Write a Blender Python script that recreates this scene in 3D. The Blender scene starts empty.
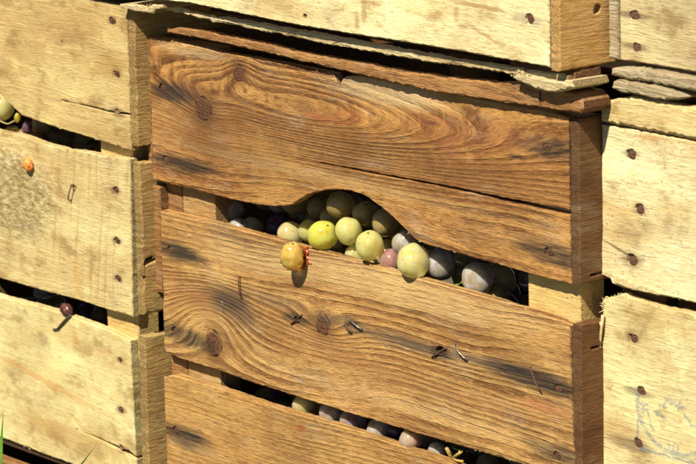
import bpy, bmesh, math, random
from mathutils import Vector, Matrix, noise as mnoise
from mathutils.geometry import tessellate_polygon
random.seed(7)
R = math.radians
sc = bpy.context.scene
COL = sc.collection

# ------------------------------------------------------------------ camera
d1 = Vector((-2748, -677, 3428.6)); dv = Vector((336, 16000, 3428.6)); F = 3428.6
def fl(v): return Vector((v.x, -v.y, -v.z))
Xc = fl(-d1).normalized(); Zc = fl(-dv).normalized(); Yc = Zc.cross(Xc).normalized(); Xc = Yc.cross(Zc)
RW = Matrix((Xc, Yc, Zc))                  # camera -> world
CAM = RW @ Vector((0, 0, 2.32))
cd = bpy.data.cameras.new('camera'); cam = bpy.data.objects.new('camera', cd); COL.objects.link(cam)
cd.sensor_width = 36; cd.lens = F / 696 * 36; cd.clip_start = .05; cd.clip_end = 200
cam.matrix_world = Matrix.Translation(CAM) @ RW.to_4x4()
cd.dof.use_dof = True; cd.dof.focus_distance = 2.32; cd.dof.aperture_fstop = 22
sc.camera = cam
def P(px, py, y):
    """point of the plane y=const (a board face) seen at a place of the photo"""
    r = RW @ Vector((px - 348, -(py - 232), -F)); t = (y - CAM.y) / r.y
    return CAM + r * t

# ------------------------------------------------------------------ light
SAZ, SEL = 20, 50
sund = Vector((math.sin(R(SAZ)) * math.cos(R(SEL)), -math.cos(R(SAZ)) * math.cos(R(SEL)), math.sin(R(SEL))))
sl = bpy.data.lights.new('sun', 'SUN'); sl.energy = 5.0; sl.angle = R(.5); sl.color = (1, .935, .79)
so = bpy.data.objects.new('sun', sl); COL.objects.link(so); so.rotation_euler = sund.to_track_quat('Z', 'Y').to_euler()
w = bpy.data.worlds.new('World'); sc.world = w; w.use_nodes = True
nt = w.node_tree; sky = nt.nodes.new('ShaderNodeTexSky'); sky.sky_type = 'NISHITA'; sky.sun_disc = False
sky.sun_elevation = R(SEL); sky.sun_rotation = R(180 - SAZ); sky.air_density = .55; sky.dust_density = .3; sky.altitude = 900
nt.links.new(sky.outputs[0], nt.nodes['Background'].inputs[0]); nt.nodes['Background'].inputs[1].default_value = .05
sc.view_settings.view_transform = 'Standard'; sc.view_settings.look = 'None'; sc.view_settings.exposure = .6; sc.view_settings.gamma = 1

# ------------------------------------------------------------------ node expressions
class S:
    def __init__(s, t, k): s.t = t; s.k = k
    def m(s, op, *a, clamp=False):
        n = s.t.nodes.new('ShaderNodeMath'); n.operation = op; n.use_clamp = clamp
        for i, v in enumerate((s,) + a):
            if isinstance(v, S): s.t.links.new(v.k, n.inputs[i])
            else: n.inputs[i].default_value = v
        return S(s.t, n.outputs[0])
    def __add__(s, o): return s.m('ADD', o)
    __radd__ = __add__
    def __mul__(s, o): return s.m('MULTIPLY', o)
    __rmul__ = __mul__
    def __sub__(s, o): return s.m('SUBTRACT', o)
    def __rsub__(s, o): return (s * -1) + o
    def sq(s): return s.m('MULTIPLY', s)
    def cl(s): return s.m('ADD', 0., clamp=True)
    def ss(s, a, b):
        n = s.t.nodes.new('ShaderNodeMapRange'); n.interpolation_type = 'SMOOTHSTEP'
        s.t.links.new(s.k, n.inputs[0]); n.inputs[1].default_value = a; n.inputs[2].default_value = b
        return S(s.t, n.outputs[0])
def tree(name):
    m = bpy.data.materials.new(name); m.use_nodes = True; t = m.node_tree
    tc = t.nodes.new('ShaderNodeTexCoord'); sp = t.nodes.new('ShaderNodeSeparateXYZ'); t.links.new(tc.outputs['Object'], sp.inputs[0])
    return m, t, t.nodes['Principled BSDF'], [S(t, sp.outputs[i]) for i in range(3)]
def ns(t, x, y, z, detail=2, rough=.5):
    c = t.nodes.new('ShaderNodeCombineXYZ')
    for i, v in enumerate((x, y, z)):
        if isinstance(v, S): t.links.new(v.k, c.inputs[i])
        else: c.inputs[i].default_value = v
    n = t.nodes.new('ShaderNodeTexNoise'); n.inputs['Scale'].default_value = 1; n.inputs['Detail'].default_value = detail; n.inputs['Roughness'].default_value = rough
    t.links.new(c.outputs[0], n.inputs['Vector'])
    return S(t, n.outputs['Fac'])
def mix(t, f, a, b):
    n = t.nodes.new('ShaderNodeMix'); n.data_type = 'RGBA'
    for sock, v in ((n.inputs[0], f), (n.inputs[6], a), (n.inputs[7], b)):
        if isinstance(v, S): t.links.new(v.k, sock)
        elif isinstance(v, (int, float)): sock.default_value = v
        else: sock.default_value = tuple(v) + (1,)
    return S(t, n.outputs[2])

def wood(name, light, dark, off=(0, 0, 0), N=190, ringamp=.7, fa=.8, ba=.5, warp=1., fields=(), knots=(), stains=(), slant=0., endc=.75,
         speck=0., water=0., rough_zone=None, ink=None, bump=1., pores=.35, fleck=.35, mott=.35, drift=.3, end_shade=.0, grey=.0, axis='x'):
    m, t, bsdf, (x0, y0, z0) = tree(name)
    if axis == 'y': x0, y0 = y0, x0
    x = x0 + off[0]; y = y0 + off[1]; z = z0 + off[2]
    seed = random.uniform(0, 40)
    wz = z + (ns(t, x * 5, y * 5 + seed, z * 9, 1) - .5) * (.022 * warp) + (ns(t, x * 25, y * 9 + seed, z * 60, 2) - .5) * (.0028 * warp) + y * .8 + x * slant
    s = wz
    for (fx, fz, a, b, A, rot) in fields:
        c_, s_ = math.cos(rot), math.sin(rot)
        dx = x0 - fx; dz = z0 - fz
        e = ((dx * (c_ / a) + dz * (s_ / a)).sq() + (dz * (c_ / b) - dx * (s_ / b)).sq()) * -1
        s = s + e.m('EXPONENT') * A
    tt = s * N + (ns(t, x * 3 + seed, s * (N * .33), 0., 1) - .5) * 2.4
    p = tt.m('FRACT')
    amp = ns(t, x * 6, seed, s * (N * .22), 1).ss(.3, .65)
    line = p.ss(.2, .88) * (1 - p.ss(.9, 1.)) * (amp * .75 + .25) * (ns(t, x * 40 + seed, y * 60, s * 420, 2, .6).ss(.25, .6) * .7 + .3)
    fiber = ns(t, x * 14 + seed, y * 260, s * 520, 3, .6)
    fine = ns(t, x * 90 + seed, y * 900, s * 1900, 2, .6)
    blotch = ns(t, x * 9 + seed, y * 9, z * 22, 3, .6)
    soft = p.ss(.0, .8) * (1 - p.ss(.8, 1.)) * amp
    f = (line * (ringamp * .6) + soft * (ringamp * .55) + (fiber - .5) * fa + (blotch - .5) * ba + .16).cl()
    col = mix(t, f, light, dark)
    # drifting hue: redder heartwood, yellower sapwood
    hue = ns(t, x * 7 + 11, seed, s * 45, 2).ss(.38, .64)
    col = mix(t, hue * .4, col, (light[0] * .78, light[1] * .62, light[2] * .5))
    # lens shaped flecks following the grain
    fk = ns(t, x * 75 + seed, y * 400, s * 620, 2, .55)
    col = mix(t, fk.ss(.56, .68) * fleck, col, tuple(v * .55 for v in dark))
    f2 = ns(t, x * 130 + seed, y * 500, z * 430 + s * 700, 2, .6)
    col = mix(t, f2.ss(.54, .66) * fleck * .9, col, tuple(v * .6 for v in dark))
    col = mix(t, (1 - f2.ss(.34, .45)) * fleck * .55, col, tuple(min(.8, v * 1.3) for v in light))
    col = mix(t, (1 - fk.ss(.3, .42)) * fleck * .5, col, tuple(min(.8, v * 1.25) for v in light))
    bigd = ns(t, x * 8 + seed * 3, y * 8, z * 20 + seed, 3, .6)
    col = mix(t, bigd.ss(.5, .68) * drift, col, (dark[0] * 1.25, dark[1] * 1.2, dark[2] * 1.15))
    col = mix(t, (1 - bigd.ss(.34, .47)) * drift * .8, col, (light[0] * 1.18, light[1] * 1.25, light[2] * 1.2))
    # tan blotches and bleached spots left by weather
    mo = ns(t, x * 26 + seed * 2, y * 26, z * 48 + seed, 5, .68)
    col = mix(t, mo.ss(.5, .66) * mott, col, (light[0] * .5, light[1] * .4, light[2] * .32))
    col = mix(t, (1 - mo.ss(.33, .45)) * mott * .6, col, tuple(min(.82, v * 1.22) for v in light))
    # short dark pores and nicks lying along the grain
    pr = fine.ss(.58, .74)
    col = mix(t, pr * pores, col, tuple(v * .35 for v in dark))
    # weathered, paler film in patches
    wth = ns(t, x * 16 + seed, y * 16, z * 38 + 5, 4, .65).ss(.5, .72) * ns(t, x * 45, seed, z * 300, 2).ss(.35, .7)
    col = mix(t, wth * (.32 + grey), col, (.56, .49, .36))
    if speck:
        sp = ns(t, x * 420, y * 420, z * 700, 2, .6).ss(.60, .68) * ns(t, x * 40 + 3, y * 30, z * 60, 2).ss(.4, .6)
        col = mix(t, sp * speck, col, (.16, .075, .025))
    if water:
        q = ns(t, x * 13 + seed * 3, y * 5, z * 19 + seed, 3, .5)
        ln = (1 - (q - .53).m('ABSOLUTE').ss(.0, .016)) * ns(t, x * 20, seed + 7, z * 20, 1).ss(.42, .6)
        fill = q.ss(.53, .75)
        col = mix(t, (ln * .22 + fill * .38) * water, col, (.36, .16, .035))
        q2 = ns(t, x * 22 + seed, y * 5, z * 120, 3, .6).ss(.6, .75)
        col = mix(t, q2 * .35 * water, col, (.42, .24, .07))
    h = line * -ringamp + fiber * .9 + fine * 1.1 + fk * -1.2 + f2 * -1.6 + ns(t, x * 260, y * 260, z * 420, 4, .75) * 1.1 + ns(t, x * 30, y * 20, z * 60, 2) * 1.2
    for (kx, kz, rx, rz, rot) in knots:
        c_, s_ = math.cos(rot), math.sin(rot); dx = x0 - kx; dz = z0 - kz
        d = ((dx * (c_ / rx) + dz * (s_ / rx)).sq() + (dz * (c_ / rz) - dx * (s_ / rz)).sq()).m('SQRT') + (ns(t, x0 * 160, kx * 99, z0 * 160, 2) - .5) * .3
        km = 1 - d.ss(.8, 1.05)
        halo = 1 - d.ss(.9, 2.5)
        col = mix(t, halo * (fiber * .6 + .35), col, tuple(v * 1.1 for v in dark))
        ang = ns(t, (dx * (1 / rx)) * 1. + kx * 90, (dz * (1 / rz)), 2., 1)
        kn = (d * 17 + ns(t, x0 * 260, 7., z0 * 260, 2) * 7).m('SINE') * .12 + ns(t, x0 * 420, 3., z0 * 420, 4, .7).ss(.3, .7) * .8 + .1
        kc = mix(t, kn.cl(), (.19, .08, .032), (.05, .02, .01))
        ck = (1 - ((dx * (c_ / rx) + dz * (s_ / rx)) - (ns(t, x0 * 300, 4., z0 * 200, 2) - .5) * .7).m('ABSOLUTE').ss(.02, .1)) * (1 - d.ss(.5, .9))
        kc = mix(t, ck * .75, kc, (.05, .022, .012))
        km2 = km * (ns(t, x0 * 120, 1., z0 * 120, 2).ss(.2, .5) * .1 + .9)
        col = mix(t, km2, col, kc)
        edge = (1 - (d - .98).m('ABSOLUTE').ss(.02, .16)) * ang.ss(.42, .62)
        col = mix(t, edge * .8, col, (.04, .018, .01))
        h = h + km * .8 - edge * 1.6
    for (kx, kz, rx, rz, rot, c, st) in stains:
        c_, s_ = math.cos(rot), math.sin(rot); dx = x0 - kx; dz = z0 - kz
        d = ((dx * (c_ / rx) + dz * (s_ / rx)).sq() + (dz * (c_ / rz) - dx * (s_ / rz)).sq()).m('SQRT') + (ns(t, x0 * 38 + seed, kx * 80, s * 420, 3, .6) - .5) * 1.3
        col = mix(t, (1 - d.ss(.45, 1.4)) * st * (fiber.ss(.3, .62) * .45 + .6), col, c)
    if rough_zone:
        zx, zz, a, b = rough_zone
        d = (((x0 - zx) * (1 / a)).sq() + ((z0 - zz) * (1 / b)).sq()).m('SQRT') + (ns(t, x0 * 50, 0., z0 * 60, 2) - .5) * .6
        rm = 1 - d.ss(.55, 1.15)
        g = ns(t, x0 * 130, 0., z0 * 230, 5, .72)
        col = mix(t, rm * (1 - g.ss(.38, .56)) * .8, col, (.32, .19, .06)); col = mix(t, rm * g.ss(.52, .64) * .6, col, (.74, .66, .42))
        h = h + rm * g * 20.
        # curved saw marks beside it
        sw = ((x0 - z0 * .15 + (ns(t, x0 * 20, 0., z0 * 15, 1) - .5) * .01) * 620).m('SINE') * ns(t, x0 * 60, 8., z0 * 12, 1).ss(.35, .65)
        sm = (x0 - (zx + a * .7)).ss(0, .02)
        col = mix(t, sm * sw.ss(.2, 1.) * .35, col, (.33, .2, .07))
        h = h + sm * sw * .7
    if ink:
        im = None
        for g in ink:
            if g[0] == 'arc':
                _, ax, az, ra, rb, x1, z1 = g
                d = ((((x0 - ax) * (1 / ra)).sq() + ((z0 - az) * (1 / rb)).sq()).m('SQRT') - 1).m('ABSOLUTE')
                v = (1 - d.ss(.02, .09)) * (1 - (z0 - z1).ss(0, .002))
            else:
                _, ax, az, bx_, bz_, r = g
                vx, vz = bx_ - ax, bz_ - az; L2 = vx * vx + vz * vz
                hh = ((x0 - ax) * (vx / L2) + (z0 - az) * (vz / L2)).cl()
                d = (((x0 - ax) - hh * vx).sq() + ((z0 - az) - hh * vz).sq()).m('SQRT')
                v = 1 - d.ss(r * .6, r * 1.25)
            im = v if im is None else im.m('MAXIMUM', v)
        br = ns(t, x0 * 240, 2., z0 * 360, 4, .75).ss(.36, .62) * .5 + .12
        col = mix(t, im * br, col, (.07, .15, .24))
    # sawn end grain: coarse open pores; shade on the slat ends is painted in
    ge = t.nodes.new('ShaderNodeNewGeometry'); sg = t.nodes.new('ShaderNodeSeparateXYZ'); t.links.new(ge.outputs['True Normal'], sg.inputs[0])
    nx = S(t, sg.outputs[0 if axis == 'x' else 1]).m('ABSOLUTE').ss(.5, .8)
    col = mix(t, nx * end_shade, col, tuple(v * .8 for v in dark))
    cr = ns(t, x * 300, y * 900, z * 700, 3, .7)
    col = mix(t, nx * (1 - cr.ss(.35, .62)) * endc, col, tuple(v * .5 for v in dark))
    h = h + nx * cr * 3.
    t.links.new(col.k, bsdf.inputs['Base Color'])
    (fiber * .2 + .62).m('ADD', 0.)
    rr = fiber * .25 + .55
    t.links.new(rr.k, bsdf.inputs['Roughness']); bsdf.inputs['Specular IOR Level'].default_value = .3
    b = t.nodes.new('ShaderNodeBump'); b.inputs['Strength'].default_value = 1.; b.inputs['Distance'].default_value = .0004 * bump * (.75 if light[0] > .6 else 1.)
    t.links.new(h.k, b.inputs['Height']); t.links.new(b.outputs[0], bsdf.inputs['Normal'])
    return m

def simple(name, c1, c2, sc_=200, rough=.6, metal=0., bump=.0003):
    m, t, bsdf, (x, y, z) = tree(name)
    n = ns(t, x * sc_, y * sc_, z * sc_, 4, .6)
    t.links.new(mix(t, n.ss(.35, .65), c1, c2).k, bsdf.inputs['Base Color'])
    bsdf.inputs['Roughness'].default_value = rough; bsdf.inputs['Metallic'].default_value = metal
    b = t.nodes.new('ShaderNodeBump'); b.inputs['Distance'].default_value = bump; t.links.new(n.k, b.inputs['Height']); t.links.new(b.outputs[0], bsdf.inputs['Normal'])
    return m
RUST = simple('rusted iron', (.17, .07, .035), (.055, .026, .018), 900, .7, .3)
STEEL = simple('weathered staple wire', (.42, .38, .33), (.13, .1, .08), 700, .35, .8)
STALK = simple('dry stalk', (.5, .36, .08), (.3, .17, .04), 500, .6)
STALKG = simple('green stalk', (.28, .33, .05), (.16, .2, .03), 500, .5)
PULP = simple('burst grape pulp', (.42, .1, .03), (.2, .035, .012), 500, .2)
GUM = simple('dried orange grape skin', (.75, .3, .05), (.6, .17, .03), 260, .35, 0, .0008)
FIB = simple('loose wood fibre', (.66, .55, .3), (.5, .36, .15), 500, .7)

# ------------------------------------------------------------------ objects
def world_loc(o):
    v = Vector(o.location); p = o.parent
    while p: v += Vector(p.location); p = p.parent
    return v
def obj(name, verts, faces, mat, parent=None, origin=None, smooth=False, label=None):
    origin = Vector(origin if origin is not None else (sum((Vector(v) for v in verts), Vector()) / len(verts)))
    me = bpy.data.meshes.new(name)
    me.from_pydata([tuple(Vector(v) - origin) for v in verts], [], faces)
    bm = bmesh.new(); bm.from_mesh(me); bmesh.ops.recalc_face_normals(bm, faces=bm.faces); bm.to_mesh(me); bm.free()
    me.materials.append(mat)
    if smooth:
        for p in me.polygons: p.use_smooth = True
    o = bpy.data.objects.new(name, me); COL.objects.link(o)
    if parent: o.parent = parent; o.location = origin - world_loc(parent)
    else: o.location = origin
    if label: o['label'] = label
    return o
def thing(name, label, cat, loc, group=None):
    o = bpy.data.objects.new(name, None); COL.objects.link(o); o.location = loc; o.empty_display_size = .05
    o['label'] = label; o['category'] = cat
    if group: o['group'] = group
    return o

def densify(pts, step):
    out = []
    for i, a in enumerate(pts):
        b = pts[(i + 1) % len(pts)]; n = max(1, int((Vector(b) - Vector(a)).length / step))
        for k in range(n): out.append(Vector(a).lerp(Vector(b), k / n))
    return out
def prism(name, pts, mapf, thick, mat, parent, bev=.0007, jit=.00035, step=.0025, holes=(), origin=None, label=None, chips=.0012, sd=0.):
    pts = [Vector(p) for p in pts]
    area = sum(pts[i].x * pts[(i + 1) % len(pts)].y - pts[(i + 1) % len(pts)].x * pts[i].y for i in range(len(pts)))
    if area < 0: pts = pts[::-1]
    o = densify(pts, step); n = len(o); inner = []; outer = []
    for i in range(n):
        a, b = o[i - 1], o[(i + 1) % n]; tn = (b - a).normalized(); nm = Vector((tn.y, -tn.x))
        q = Vector((o[i].x * 90, o[i].y * 90, 3.3 + sd))
        j = mnoise.noise(q * 1.0) * jit * .7 + mnoise.noise(q * 5) * jit
        ch = max(0, mnoise.noise(q * .8 + Vector((9, 4, 1))) - .25) * chips * 3
        outer.append(o[i] + nm * (j - ch * .3))
        inner.append(outer[-1] - nm * (bev * (1 + .7 * mnoise.noise(q * 3)) + ch))
    V = [mapf(p.x, p.y, bev) for p in outer] + [mapf(p.x, p.y, 0) for p in inner] + [mapf(p.x, p.y, thick) for p in outer]
    Fc = []
    for i in range(n):
        k = (i + 1) % n
        Fc.append((i, k, n + k, n + i)); Fc.append((i, 2 * n + i, 2 * n + k, k))
    polys = [[Vector((p.x, p.y, 0)) for p in inner]]; idx = [n + i for i in range(n)]
    for (hx, hz, hr, hdz, depth) in holes:
        ring = []; base = len(V); m = 14; s0 = random.uniform(0, 9)
        for k in range(m):
            an = 2 * math.pi * k / m; rr = 1 + .35 * mnoise.noise(Vector((math.cos(an) * 1.5, math.sin(an) * 1.5, s0)))
            ring.append(Vector((hx + hr * rr * math.cos(an), hz + hdz * rr * math.sin(an), 0)))
        V += [mapf(p.x, p.y, 0) for p in ring]
        V += [mapf(hx + (p.x - hx) * .8, hz + (p.y - hz) * .8, depth) for p in ring]
        V.append(mapf(hx, hz, depth)); c = len(V) - 1
        for k in range(m):
            k2 = (k + 1) % m
            Fc.append((base + k, base + k2, base + m + k2, base + m + k)); Fc.append((base + m + k, base + m + k2, c))
        polys.append(ring[::-1]); idx += [base + m - 1 - k for k in range(m)]
    for tri in tessellate_polygon(polys): Fc.append(tuple(idx[j] for j in tri))
    for tri in tessellate_polygon([[Vector((p.x, p.y, 0)) for p in outer]]): Fc.append(tuple(2 * n + j for j in tri))
    return obj(name, V, Fc, mat, parent, origin, label=label)
def front(y): return lambda u, v, w: Vector((u, y + w, v))          # (x, z), face towards -Y
def side(x): return lambda u, v, w: Vector((x - w, u, v))           # (y, z), face towards +X
def slab(name, x0, x1, y0, y1, z0, z1, mat, parent, **k):
    return prism(name, [(x0, z0), (x1, z0), (x1, z1), (x0, z1)], front(y0), y1 - y0, mat, parent, step=.02, **k)

def px2(pts, y): return [(lambda p: (p.x, p.z))(P(a, b, y)) if not isinstance(a, str) else b for a, b in pts]
def lc(px, py, y, org): p = P(px, py, y); return p.x - org[0], p.z - org[2]
KX, KZ = .00110, .00069            # metres per photo pixel along and across a board face
def ell(px, py, rx, ry, y, org, rot=0): a, b = lc(px, py, y, org); return (a, b, rx * KX, ry * KZ, rot)

def tube(name, pts, r, mat, parent=None, label=None, seg=8, taper=1., cat=None):
    pts = [Vector(p) for p in pts]; V = []; Fc = []
    for i, p in enumerate(pts):
        d = (pts[min(i + 1, len(pts) - 1)] - pts[max(i - 1, 0)]).normalized()
        a = d.orthogonal().normalized(); b = d.cross(a); rr = r * (1 + (taper - 1) * i / (len(pts) - 1))
        for k in range(seg):
            an = 2 * math.pi * k / seg; V.append(p + (a * math.cos(an) + b * math.sin(an)) * rr)
    for i in range(len(pts) - 1):
        for k in range(seg):
            k2 = (k + 1) % seg; Fc.append((i * seg + k, i * seg + k2, (i + 1) * seg + k2, (i + 1) * seg + k))
    Fc.append(tuple(range(seg))); Fc.append(tuple(range(len(V) - seg, len(V))))
    return obj(name, V, Fc, mat, parent, smooth=True, label=label)
def nail(px, py, y, parent, r=.0027, depth=.0009, tilt=(0, 0)):
    """domed, slightly tilted rusty head sunk in its hole"""
    c = P(px, py, y); V = []; Fc = []; m = 14; s0 = random.uniform(0, 50)
    for j, (rr, h) in enumerate(((1, depth + .001), (1, depth), (.85, depth - .0004), (.4, depth - .0006))):
        for k in range(m):
            an = 2 * math.pi * k / m; q = rr * r * (1 + .14 * mnoise.noise(Vector((math.cos(an), math.sin(an), s0))))
            dx, dz = q * math.cos(an), q * math.sin(an)
            dx *= 1.3; V.append(Vector((c.x + dx, y + h + dx * tilt[0] + dz * tilt[1], c.z + dz)))
    V.append(Vector((c.x, y + depth - .0006, c.z)))
    for j in range(3):
        for k in range(m): Fc.append((j * m + k, j * m + (k + 1) % m, (j + 1) * m + (k + 1) % m, (j + 1) * m + k))
    for k in range(m): Fc.append((3 * m + k, 3 * m + (k + 1) % m, 4 * m))
    return obj('nail', V, Fc, RUST, parent)
def hole(px, py, y, r=.003, dep=.0022): p = P(px, py, y); return (p.x, p.z, r * 1.4, r, dep)
def staple(pa, pb, y, parent, out=.0012, r=.0006, mat=None):
    a = P(*pa, y); b = P(*pb, y)
    n = Vector((0, -1, 0)); q = [a - n * .002, a + n * out * .7, a.lerp(b, .12) + n * out, a.lerp(b, .5) + n * out * 1.15, a.lerp(b, .88) + n * out, b + n * out * .6, b - n * .002]
    return tube('staple', q, r, mat or STEEL, parent)
def fibres(pts_px, y, parent, n=14, ln=.004, name='wood_fuzz'):
    """one torn edge's tuft of loose fibres"""
    V = []; Fc = []
    for _ in range(n):
        i = random.randrange(len(pts_px) - 1); a = P(*pts_px[i], y); b = P(*pts_px[i + 1], y); p = a.lerp(b, random.random()); p.y += random.uniform(-.0004, .002)
        d = Vector((random.uniform(-.8, .8), random.uniform(-.7, .2), random.uniform(-.15, .8))).normalized() * random.uniform(.3, 1) * ln
        r = random.uniform(.00012, .0003); q = Vector((r, 0, -r * .6)); k = len(V)
        bend = Vector((random.uniform(-1, 1), random.uniform(-1, 0), random.uniform(-1, 1))) * ln * .2
        V += [p - q, p + q, p + d * .5 + bend + q * .7, p + d * .5 + bend - q * .7, p + d, p + Vector((0, r, r)), p + d * .5 + bend + Vector((0, r, r))]
        Fc += [(k, k + 1, k + 2, k + 3), (k + 3, k + 2, k + 4), (k + 1, k + 5, k + 6, k + 2), (k + 5, k, k + 3, k + 6), (k + 2, k + 6, k + 4), (k + 6, k + 3, k + 4)]
    o = obj(name, V, Fc, FIB, parent); o['kind'] = 'stuff'; return o

# colours (linear)
ML, MD = (.40, .21, .07), (.14, .055, .018)          # warm brown wood of the middle crate
PL, PD = (.74, .60, .27), (.42, .27, .08)             # pale wood
IRON = (.022, .017, .015); REDD = (.36, .1, .045)
W_gen_m = wood('brown crate slat', ML, MD, N=170, fa=1.)
W_gen_d = wood('dark brown crate slat', (.3, .15, .06), (.13, .055, .022), N=170, fa=1., grey=-.31, end_shade=.5)
W_gen_p = wood('pale crate slat', PL, PD, N=150, ringamp=.3, water=.6)
W_end_p = wood(name='rough pale end slat', axis='y', light=(.50, .34, .12), dark=(.2, .11, .035), N=200, ringamp=.25, fa=1.3, water=.5, bump=1.3, mott=.6, endc=.35, speck=.4)
W_post = wood('pale corner post', (.70, .52, .2), (.5, .3, .08), N=120, ringamp=.3, speck=.5)
W_slat_p = wood('split pale bottom slat', (.66, .54, .30), (.36, .24, .1), N=230, ringamp=.6, fa=1.4, bump=1.6, end_shade=.75)
W_slat_b = wood('brown bottom slat', (.40, .205, .07), (.15, .06, .02), N=200, fleck=.6, mott=.6, ringamp=.5, fa=1.2, end_shade=.8)
W_slat_g = wood('grey weathered bottom slat', (.48, .40, .25), (.27, .19, .09), N=230, ringamp=.6, fa=1.3, grey=.3, bump=1.6)

W_in = wood('shade darkened inner slat', (.08, .042, .018), (.04, .018, .008), N=170, grey=-.31)  # shade inside the crates is put into this wood colour
def shell(parent, X0, X1, yf, t, ztop, zbot, rows, matE, matI, depth=.30, post_rows=None, end=True, pw=.05, pd=.012, inset=.0018, floor=True):
    """the rest of a slatted crate behind its front boards: end slats, corner posts, back, floor"""
    ye = yf + t
    for (zt, zb) in rows:
        if end: prism('end_slat', [(ye + .0002, zb), (yf + depth, zb), (yf + depth, zt), (ye + .0002, zt)], side(X1 - inset), .008, matE, parent, bev=.0009, jit=.0005)
        prism('end_slat', [(ye + .0002, zb), (yf + depth, zb), (yf + depth, zt), (ye + .0002, zt)], side(X0 + .009), .008, matE, parent)
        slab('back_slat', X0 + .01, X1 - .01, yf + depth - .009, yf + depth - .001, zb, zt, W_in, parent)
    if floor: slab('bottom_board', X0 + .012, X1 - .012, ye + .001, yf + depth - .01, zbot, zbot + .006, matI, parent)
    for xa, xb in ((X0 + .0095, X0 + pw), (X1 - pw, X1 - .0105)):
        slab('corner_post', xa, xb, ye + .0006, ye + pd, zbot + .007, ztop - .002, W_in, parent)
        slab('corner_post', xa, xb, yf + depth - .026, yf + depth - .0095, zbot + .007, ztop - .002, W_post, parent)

# ================================================================== MIDDLE CRATE
yM, tM = 0., .0072
M = thing('wooden_crate', 'warm brown crate in the middle, green grapes showing through its arched hand hole', 'crate', (0, .15, -.262), 'stacked grape harvest crates')
org = P(149, 180, yM)
E_ = lambda px, py, rx, ry, rot=0: ell(px, py, rx, ry, yM, org, rot)
def St(px, py, rx, ry, c, s, rot=0): return ell(px, py, rx, ry, yM, org, rot) + (c, s)
def Fd(px, py, a, b, A, rot=0): return ell(px, py, a, b, yM, org)[:4] + (A, rot)
W_arch = wood('brown board with sweeping grain', (.51, .265, .08), (.12, .045, .013), N=135, ringamp=1.15, fa=.9, ba=1.1, warp=1., pores=.6, fleck=.6, mott=.6, drift=.5,
    fields=[Fd(300, 112, 205, 38, .085, 0), Fd(205, 108, 26, 26, .014), Fd(240, 74, 18, 20, .012), Fd(520, 225, 80, 40, -.008), Fd(300, 190, 110, 22, -.006)],
    knots=[E_(203, 109, 9, 12, .1), E_(239, 73, 6, 8.5)],
    stains=[St(172, 92, 28, 11, IRON, .95), St(192, 86, 14, 9, (.2, .08, .03), .55), St(182, 164, 42, 9, IRON, .95, .02), St(548, 147, 28, 11, IRON, .9), St(553, 254, 34, 11, IRON, .9),
            St(518, 157, 9, 2.2, (.07, .03, .02), .9), St(432, 123, 8, 2, (.08, .03, .02), .8), St(325, 119, 22, 4, REDD, .5), St(350, 116, 14, 4, REDD, .4), St(450, 150, 8, 16, (.33, .12, .05), .4),
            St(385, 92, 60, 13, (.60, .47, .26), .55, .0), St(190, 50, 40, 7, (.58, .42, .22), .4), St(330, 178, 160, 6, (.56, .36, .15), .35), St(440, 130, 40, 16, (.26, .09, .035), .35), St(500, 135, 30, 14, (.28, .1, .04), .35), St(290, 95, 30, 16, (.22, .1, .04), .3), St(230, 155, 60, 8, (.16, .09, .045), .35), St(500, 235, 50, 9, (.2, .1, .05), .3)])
top = [(149, 35.5), (180, 42), (216, 51.7), (258, 59), (300, 67), (327, 72.4), (333, 74), (336, 80), (338, 86), (340, 84), (342, 79), (346, 76), (358, 75.5), (420, 87), (480, 98.5), (540, 110), (568.5, 117)]
crack = [(569.5, 209.5), (555, 207), (530, 202.5), (500, 197), (470, 190.5), (430, 182.5), (390, 175.5), (350, 168), (318, 162.6), (350, 169.2), (390, 177), (430, 184.6), (470, 193), (500, 200.2), (530, 206.5), (555, 212.5), (569.7, 215.2)]
bot = [(571.5, 284.5), (550, 279), (527.6, 273), (480, 259.5), (450, 251), (427, 244.8), (419, 241.5), (413.8, 238), (406, 230), (400, 224.5), (393, 217), (386, 211), (378, 204.5), (369, 198.5), (361, 194), (351.7, 191.2), (343, 189.8), (334.5, 189.6), (325, 190.2), (317, 191.8), (308, 194.5), (300, 199), (292, 204.5), (284, 206), (275, 206.3), (258, 204.8), (230, 199), (190, 189), (153, 180)]
hl = [hole(162, 88, yM), hole(166, 160, yM), hole(546, 147, yM), hole(549, 252, yM, .0033)]
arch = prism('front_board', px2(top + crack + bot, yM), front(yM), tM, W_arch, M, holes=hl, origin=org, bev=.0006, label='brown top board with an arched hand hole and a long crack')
for a in ((162, 88), (166, 160), (546, 147), (549, 252)): nail(*a, yM, arch, tilt=(random.uniform(-.15, .15), random.uniform(-.1, .2)))
fibres(top[3:9], yM, arch, 12, .003); fibres(bot[:10], yM, arch, 10, .0025)

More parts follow.
